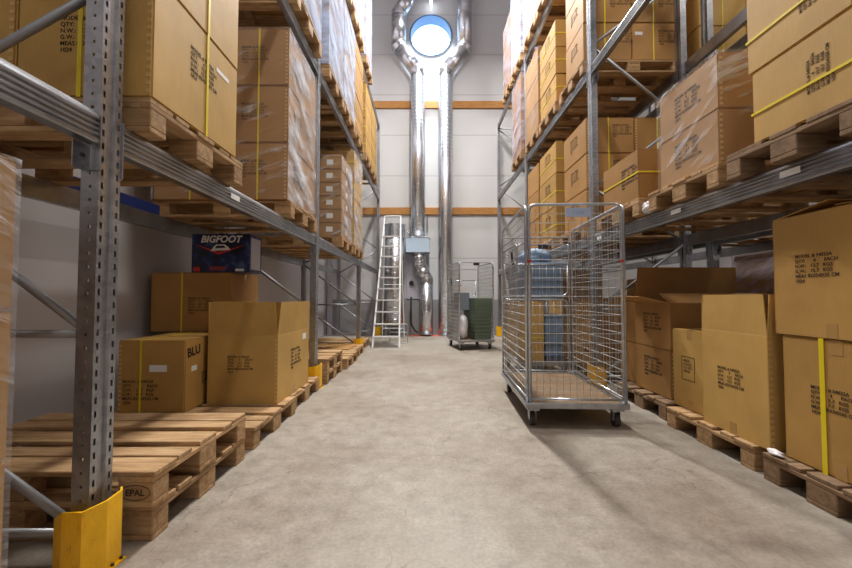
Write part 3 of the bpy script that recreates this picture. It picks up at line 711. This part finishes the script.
def roll_cage(label, cx, cy, W, D, H, rz, back='full', front=True, nh=21, wire=.0021, sign=True, group='roll cages'):
    t = thing('roll_cage', label, 'roll cage', (cx, cy, 0), rz, group)
    zb = .165
    b = MB()
    for (x0, y0, x1, y1) in ((-W/2-.012, -D/2-.012, W/2+.012, -D/2+.022), (-W/2-.012, D/2-.022, W/2+.012, D/2+.012), (-W/2-.012, -D/2+.022, -W/2+.022, D/2-.022), (W/2-.022, -D/2+.022, W/2+.012, D/2-.022)):
        b.quadbox(x0, y0, zb-.012, x1, y1, zb+.028)
    solid('base_frame', b, GALV, t, bevel=.003)
    link('deck', boxmesh(W-.05, D-.05, .016, WOOD_DECK, .002), t, (0, 0, zb+.004), (0, 0, 0))
    for sx in (-1, 1):
        for sy in (-1, 1):
            x, y = sx*(W/2-.055), sy*(D/2-.09)
            b = MB(); b.quadbox(x-.045, y-.055, .125, x+.045, y+.055, .153)
            b.quadbox(x-.026, y-.03, .05, x-.022, y+.03, .125); b.quadbox(x+.022, y-.03, .05, x+.026, y+.03, .125)
            c = solid('caster', b, GALV, t)
            b = MB(); b.tube([(x-.018, y, .052), (x+.018, y, .052)], .052, 18); solid('wheel', b, RUBBER, c)
            b = MB(); b.tube([(x-.028, y, .052), (x+.028, y, .052)], .01, 8); solid('axle', b, GALV, c)
    ph = H-zb-.028; pz = zb+.028
    l = panel(t, 'left_side_panel', D-.04, ph, (-W/2+.004, 0, pz), PI/2, nv=int(D/.056), nh=nh, wr=wire)
    r = panel(t, 'right_side_panel', D-.04, ph, (W/2-.004, 0, pz), PI/2, nv=int(D/.056), nh=nh, wr=wire)
    if front: panel(t, 'front_panel', W-.05, ph, (0, -D/2+.004, pz), 0, nv=int(W/.053), nh=nh, wr=wire)
    if back == 'full':
        b = MB(); b.tube([(-W/2+.02, D/2-.005, H-.07), (W/2-.02, D/2-.005, H-.07)], .010, 8)
        solid('rear_top_bar', b, TUBE, t)
        for nm, za, zb_ in (('lower_gate', .02, .78), ('upper_gate', .82, 1.16)):
            b = MB(); xa, xb = -W/2+.03, W/2-.05
            P = [(xa, 0, za), (xa, 0, zb_), (xb, 0, zb_), (xb, 0, za)] if nm == 'lower_gate' else [(xa, 0, zb_), (xa, 0, za), (xb, 0, za), (xb, 0, zb_)]
            b.tube(arc_path(P, .07), .008, 8)
            for k in range(1, 9): x = xa+k*(xb-xa)/9; b.tube([(x, 0, za), (x, 0, zb_)], .002, 5)
            zz = za if nm == 'lower_gate' else zb_
            b.tube([(xa, 0, zz), (xb, 0, zz)], .008, 8)
            solid(nm, b, TUBE, t, (0, D/2-.005, pz), smooth=True)
    if not front:
        b = MB(); b.tube(arc_path([(-W/2+.01, 0, -.12), (-W/2+.01, 0, 0), (W/2-.01, 0, 0), (W/2-.01, 0, -.12)], .05), .011, 8); solid('front_top_bar', b, TUBE, t, (0, -D/2+.03, H-.002))
        link('small_plate', boxmesh(.12, .004, .05, DARKM, 0), t, (0, -D/2+.015, H-.06))
    if sign:
        link('sign_plate', boxmesh(.19, .003, .07, mat('pale_blue_plate', s2l(172, 190, 222), .4), 0), t, (.02, -D/2-.012, H-.10))
        put_text(t, textmesh('DEPOSIT CAGE' if False else 'S - 0143', .026, mat('grey_print', s2l(130, 140, 165), .6), 0, align='CENTER'), 'front', W, D, .02, H-.075, name='sign_text').location[1] = -D/2-.0142
    b = MB(); b.tube(arc_path([(0, -.07, -.06), (0, -.02, -.02), (0, .0, .05), (0, .06, .08)], .02), .011, 7)
    solid('black_latch_handle', b, BLACK, t, (-W/2-.012, -D/2+.55, H-.36))
    for sx in (-1, 1):
        b = MB(); b.tube([(0, 0, 0), (0, 0, .02)], .014, 10); solid('red_clip', b, REDT, t, (sx*(W/2-.025), -D/2+.004, H-.45))
    return t
roll_cage('large empty roll cage standing in the foreground aisle', 1.17, 3.54, .75, 1.22, 1.715, -.045, nh=21, wire=.0020)
roll_cage('smaller roll cage far back by the ducts, holding a green crate', .86, 7.70, .68, .92, 1.66, .2, nh=20, wire=.0042, sign=False, front=False)
roll_cage('roll cage behind the large empty one, loaded with blue totes', 1.455, 5.2, .66, .9, 1.66, 0., nh=18, sign=False, front=False)
def tote(label, cx, cy, z, sx, sy, sz, m, rz=0, ribs=4, lid=True, name='plastic_tote', group=None):
    t = thing(name, label, 'tote', (cx, cy, z), rz, group)
    b = MB(); tp = .02
    b.v = [(-sx/2+tp, -sy/2+tp, 0), (sx/2-tp, -sy/2+tp, 0), (sx/2-tp, sy/2-tp, 0), (-sx/2+tp, sy/2-tp, 0), (-sx/2, -sy/2, sz), (sx/2, -sy/2, sz), (sx/2, sy/2, sz), (-sx/2, sy/2, sz)]
    b.f = [(3, 2, 1, 0), (4, 5, 6, 7), (0, 1, 5, 4), (1, 2, 6, 5), (2, 3, 7, 6), (3, 0, 4, 7)]; b.m = [0]*6
    solid('body', b, m, t, bevel=.008)
    b = MB()
    for k in range(ribs):
        z0 = sz*(.12+.8*k/ribs); b.quadbox(-sx/2-.004, -sy/2-.004, z0, sx/2+.004, sy/2+.004, z0+.014)
    solid('ribs', b, m, t)
    if lid: link('lid', boxmesh(sx+.02, sy+.02, .02, m, .004), t, (0, 0, sz))
    return t
dk = .186
tote('green ribbed plastic crate inside the far roll cage', 1.01, 7.66, dk, .36, .74, .80, GREENP, .2, ribs=9, lid=False, name='plastic_crate')
carton('grey-blue carton on the white sack inside far roll cage', .70, 7.68, dk+.56, .22, .36, .34, mat('grey_carton', s2l(120, 130, 140), .7), rz=.2, top=False)
blob('white_sack', 'crumpled white plastic sack inside the far roll cage', 'sack', (.715, 7.56, dk), (.10, .18, .27), FILMS, 21, .2)
carton('yellow-tan carton at the bottom of the loaded roll cage', 1.32, 5.2, dk, .32, .72, .76, CARD3, straps=[('h', .3)])
tote('big pale blue tote on the carton in the loaded roll cage', 1.455, 5.2, dk+.79, .56, .74, .44, BLUEP)
blob('blue_bag', 'blue plastic bag heaped on the big tote', 'bag', (1.46, 5.18, dk+1.252), (.2, .26, .12), BLUEP, 35, .35)
tote('small blue tote standing upright on the loaded cage deck', 1.63, 5.15, dk, .25, .5, .56, BLUEP, ribs=3)

# ------------------------------------------------------------------ ladder
t = thing('step_ladder', 'white metal platform ladder with ten steps beside the ducts', 'ladder', (-.8, 7.56, 0))
top = (1.40, 2.72)   # y offset, z at the top step
def lad(u): return u*top[0], u*top[1]
for s, xb, xt in ((-1, -.265, -.20), (1, .265, .19)):
    b = MB(); yt, zt = lad(1.0)
    P = [(xb, 0, 0), (xt-.0, yt, zt)]; b.tube([(xb, 0, 0), (xt, yt, zt), (xt+.0, yt+.06, zt+.14)], .019, 6)
    solid('side_rail', b, WHITEM, t)
    b = MB(); b.tube([(xb*1.0, yt+.3, 0), (xt, yt+.1, zt-.05)], .014, 6); solid('rear_leg', b, WHITEM, t)
b = MB(); yt, zt = lad(1.0)
b.tube(arc_path([(-.20, yt+.05, zt+.1), (-.20, yt+.08, zt+.2), (.19, yt+.08, zt+.2), (.19, yt+.05, zt+.1)], .04), .016, 6); solid('top_handle', b, WHITEM, t, smooth=True)
for k in range(10):
    u = (k+.85)/11.2; yy, zz = lad(u); w = .53*(1-u)+.39*u
    b = MB(); b.quadbox(-w/2-.005*u, yy-.04, zz-.012, w/2-.01*u, yy+.06, zz+.014); solid('step', b, WHITEM, t)
for zz, y2 in ((.25, 1.70), (1.3, 1.63)):
    b = MB(); b.tube([(-.24, y2-.02, zz), (.24, y2-.02, zz)], .010, 6); solid('rear_crossbar', b, WHITEM, t)

# ------------------------------------------------------------------ ducts
def duct(name, label, pts, r, m=DUCT, n=28, step=.10, group=None):
    """spiral duct: straight runs with raised lock seams, smooth mitred elbows"""
    t = thing(name, label, 'duct', pts[0], 0, group); o0 = Vector(pts[0]); P = [Vector(p)-o0 for p in pts]
    cut = [r*.35]*len(P)
    for k in range(len(P)-1):
        d = (P[k+1]-P[k]); L = d.length; d.normalize()
        a = P[k]+d*(cut[k] if k > 0 else 0); c = P[k+1]-d*(cut[k+1] if k+1 < len(P)-1 else 0)
        L = (c-a).length; b = MB(); b.tube([a, c], r, n)
        up = Vector((0, 1, 0)); e1 = d.cross(up).normalized(); q = .06
        while q < L-.04:
            o_ = a+d*q; b.tube([o_+e1*(r*math.cos(2*PI*j/n))+up*(r*math.sin(2*PI*j/n)) for j in range(n)], .0035, 4, closed=True); q += step
        solid('duct_run', b, m, t, smooth=True, fix=False)
        b = MB(); b.tube([a-d*.0, a+d*.03], r+.008, n); solid('collar', b, m, t)
        b = MB(); b.tube([c-d*.03, c], r+.008, n); solid('collar', b, m, t)
    for k in range(1, len(P)-1):
        d1 = (P[k]-P[k-1]).normalized(); d2 = (P[k+1]-P[k]).normalized()
        b = MB(); b.tube([P[k]-d1*cut[k], P[k], P[k]+d2*cut[k]], r+.003, n, rf=[r+.003, (r+.003)*1.05, r+.003])
        solid('elbow', b, m, t)
    return t
YD = 9.96
duct('spiral_duct', 'left silver duct bending around the round window above the blue box', [(-.225, YD, 2.55), (-.225, YD, 6.95), (-.74, YD, 7.66), (-.74, YD, 8.55), (-.36, YD, 9.15), (-.36, YD, 9.75)], .188)
duct('spiral_duct', 'right silver duct running from floor up around the round window', [(.50, YD, 0.0), (.50, YD, 6.95), (1.015, YD, 7.62), (1.015, YD, 9.75)], .192)
duct('spiral_duct', 'short kinked silver duct below the pale blue box', [(-.19, YD-.02, 2.14), (-.19, YD-.02, 1.82), (.0, YD-.02, 1.45), (.0, YD-.02, .04)], .168)
t = thing('filter_box', 'pale blue square duct box between the left duct sections', 'duct box', (-.225, YD-.02, 2.145))
link('casing', boxmesh(.6, .40, .37, BLUEF, .006), t)
link('top_flange', boxmesh(.63, .42, .02, GALV, .002), t, (0, 0, .372)); link('bottom_flange', boxmesh(.63, .42, .004, GALV, 0), t, (0, 0, -.004))
t = thing('silencer_drum', 'tall silver cylinder standing behind the ladder', 'duct', (-.815, 9.74, 0))
b = MB(); b.tube([(0, 0, .3), (0, 0, 2.82)], .25, 32)
for k in range(1, 17): b.tube([(.251*math.cos(2*PI*j/32), .251*math.sin(2*PI*j/32), .3+k*.145) for j in range(32)], .004, 4, closed=True)
solid('drum', b, DUCT, t, smooth=True, fix=False)
b = MB(); b.tube([(0, 0, 2.5), (0, 0, 2.84)], .27, 32); solid('top_band', b, galv('bright_band', (190, 200, 214), (220, 228, 238), .3), t)
for sx in (-1, 1):
    for sy in (-1, 1): link('leg', boxmesh(.04, .04, .3, GALV, .002), t, (sx*.2, sy*.2, 0))
t = thing('floor_stand_frame', 'low grey tube frame standing right of the ladder foot', 'frame', (-.62, 8.6, 0))
b = MB(); b.tube(arc_path([(-.2, 0, 0), (-.2, 0, .38), (.2, 0, .38), (.2, 0, 0)], .04), .011, 6); b.tube([(-.2, 0, .2), (.2, 0, .2)], .009, 6); b.tube([(-.2, 0, .0), (-.2, -.3, .0), (.2, -.3, 0), (.2, 0, 0)], .009, 6)
solid('tubes', b, GALV, t, (0, 0, .012))
t = thing('control_panel', 'lilac-grey wall panel with black handle under the blue box', 'panel', (-.23, 10.17, .95))
link('board', boxmesh(.6, .04, 1.16, PANELM, .004), t)
b = MB(); b.tube([(-.17, -.03, .42), (-.17, -.07, .42)], .06, 14); solid('black_dial', b, BLACK, t)
b = MB(); b.tube([(-.17, -.07, .42), (-.1, -.08, .36)], .016, 8); solid('lever', b, BLACK, t)
b = MB(); b.tube(arc_path([(-.40, 9.95, 1.0), (-.40, 9.95, .3), (-.3, 9.95, .12), (-.22, 9.95, .08)], .08), .022, 8); o = solid('drain_hose', b, BLACK, smooth=True)
tag(o, 'black drain hose hanging left of the short kinked duct', 'hose')
b = MB(); b.tube([(-.52, 10.12, 2.72), (-.42, 10.12, 2.72), (-.42, 10.12, 2.85), (-.36, 10.12, 2.9)], .02, 8); b.tube([(.02, 10.12, 3.15), (.02, 10.12, 2.7)], .015, 8)
o = solid('wall_pipework', b, GALV); tag(o, 'thin grey pipes on the wall beside the blue box', 'pipe')
b = MB(); b.quadbox(-.45, 9.80, 0, .70, 10.13, .003); o = solid('floor_marking', b, REDP); tag(o, 'orange-red painted patch on the floor under the ducts', 'floor marking')

# wall lamp above the window
t = thing('wall_lamp', 'bright lamp mounted high above the round window', 'lamp', (.12, 10.0, 8.98))
b = MB(); b.tube([(0, 0, .22), (0, 0, .14), (0, 0, .02)], .1, 16, rf=[.05, .07, .09]); solid('housing', b, GALV, t)
b = MB(); b.tube([(0, 0, .02), (0, 0, -.03), (0, 0, -.16), (0, 0, -.30)], .06, 12, rf=[.045, .035, .014, .004]); solid('bulb', b, LAMPG, t, smooth=True)
b = MB(); b.tube([(0, 0, .2), (0, .2, .3)], .02, 8); solid('bracket', b, GALV, t)

# ------------------------------------------------------------------ room shell
X0, X1, Y0, Y1, ZC = -2.64, 7.6, -5.0, 10.2, 9.9
def st(name, b, m, **k):
    o = solid(name, b, m, **k); o['kind'] = 'structure'; return o
b = MB(); b.quadbox(X0-.2, Y0-.2, -.2, X1+.2, Y1+.5, 0); st('floor', b, FLOOR)
b = MB(); b.quadbox(X0-.2, Y0-.2, ZC, X1+.2, Y1+.5, ZC+.2); st('ceiling', b, mat('ceiling_sheet', s2l(190, 188, 188), .8))
b = MB(); b.quadbox(X0-.2, Y0, 0, X0, Y1, ZC); st('wall_left', b, WALLS)
b = MB(); b.quadbox(X1, Y0, 0, X1+.2, Y1, ZC); st('wall_right', b, WALLS)
b = MB(); b.quadbox(X0, Y0-.2, 0, X1, Y0, ZC); st('wall_front', b, WALLS)
# far wall with the round opening
WX, WZ, WR = .12, 8.12, .565; n = 48; b = MB(); TH = .4; hs = .7
def wallrect(x0, x1, z0, z1): b.quad((x0, Y1, z0), (x1, Y1, z0), (x1, Y1, z1), (x0, Y1, z1))
wallrect(X0, WX-hs, .93, ZC); wallrect(WX+hs, X1, .93, ZC); wallrect(WX-hs, WX+hs, .93, WZ-hs); wallrect(WX-hs, WX+hs, WZ+hs, ZC)
for k in range(n):
    a0, a1 = 2*PI*k/n+PI/4, 2*PI*(k+1)/n+PI/4
    def sq(a):
        c, s_ = math.cos(a), math.sin(a); q = hs/max(abs(c), abs(s_)); return (WX+c*q, Y1, WZ+s_*q)
    def ci(a, y=Y1, r=WR): return (WX+r*math.cos(a), y, WZ+r*math.sin(a))
    b.quad(ci(a0), sq(a0), sq(a1), ci(a1)); b.quad(ci(a0), ci(a1), ci(a1, Y1+TH), ci(a0, Y1+TH))
b.quad((X0, Y1+TH, 0), (X1, Y1+TH, 0), (X1, Y1+TH, WZ-hs), (X0, Y1+TH, WZ-hs))
st('wall_back', b, WALLF, fix=False)
b = MB(); b.quadbox(X0, Y1-.03, 0, X1, Y1+.02, .93); st('baseboard_back', b, PLINTH, bevel=.004)
BLR = mat('blue_grey_window_frame', s2l(92, 128, 168), .35)
w = link('window_1', None, None, (WX, Y1, WZ)); w['kind'] = 'structure'; w.empty_display_size = .1
b = MB(); b.tube([((WR)*math.cos(2*PI*k/n), 0, (WR)*math.sin(2*PI*k/n)) for k in range(n)], .022, 8, closed=True); solid('frame', b, BLR, w, (0, -.01, 0), smooth=True)
b = MB()
for k in range(n):
    a0, a1 = 2*PI*k/n, 2*PI*(k+1)/n
    b.quad((.56*math.cos(a0), 0, .56*math.sin(a0)), (.56*math.cos(a1), 0, .56*math.sin(a1)), (.55*math.cos(a1), .36, .55*math.sin(a1)), (.55*math.cos(a0), .36, .55*math.sin(a0)))
solid('reveal', b, BLR, w, fix=False, smooth=True)
b = MB(); b.tube([(0, .34, 0), (0, .37, 0)], .56, n); solid('pane', b, SKYG, w)
for i, (z0, z1) in enumerate(((6.09, 6.28), (3.20, 3.39))):
    b = MB(); b.quadbox(X0+.02, 0, 0, X1-.02, .055, z1-z0); st(f'trim_{i+1}', b, RAIL, loc=(0, Y1-.06, z0), bevel=.004)
b = MB(); b.quadbox(-2.62, 10.10, 0, -2.50, 10.19, ZC); st('trim_3', b, PANELM)

# ------------------------------------------------------------------ lights
def area(loc, sx, sy, power, col=(1, .95, .88), rot=(0, 0, 0), spread=PI):
    l = bpy.data.lights.new('ceiling_and_added_light', 'AREA'); l.shape = 'RECTANGLE'; l.size = sx; l.size_y = sy; l.energy = power; l.color = col; l.spread = spread
    o = bpy.data.objects.new('ceiling_and_added_light', l); C.objects.link(o); o.location = loc; o.rotation_euler = rot; return o
for y, p in ((-2.0, 50), (2.2, 200), (6.2, 300)):
    area((.35, y, 7.6), .3, 1.5, p, (1, .965, .92))
area((5.6, 3, 8.0), .4, 5, 200)
area((.12, 9.25, 9.55), .5, .3, 560, (1, .98, .94), (math.radians(-40), 0, 0), math.radians(140))  # added unseen light, does the far window's strong beam down the aisle
area((.12, 9.75, 8.95), .25, .12, 60, (.74, .87, 1), (math.radians(11), 0, 0), math.radians(60))  # added beam next to the wall lamp, brightens the wall under the window
W = bpy.data.worlds.new('world'); S.world = W; W.use_nodes = True
W.node_tree.nodes['Background'].inputs[0].default_value = (.9, .93, 1, 1); W.node_tree.nodes['Background'].inputs[1].default_value = .3

cam = bpy.data.cameras.new('camera'); co = bpy.data.objects.new('camera', cam); C.objects.link(co)
cam.sensor_width = 36; cam.lens = 36*383/852; cam.clip_start = .05
co.location = (0, 0, 1.0); co.rotation_euler = (PI/2+math.radians(1.95), 0, 0); cam.shift_x = -.5/852
S.camera = co
S.view_settings.view_transform = 'Standard'; S.view_settings.look = 'None'; S.view_settings.exposure = -0.12; S.view_settings.gamma = 1
S.cycles.use_denoising = True; S.cycles.max_bounces = 8; S.cycles.transparent_max_bounces = 24; S.cycles.diffuse_bounces = 4
S.cycles.sample_clamp_indirect = 6
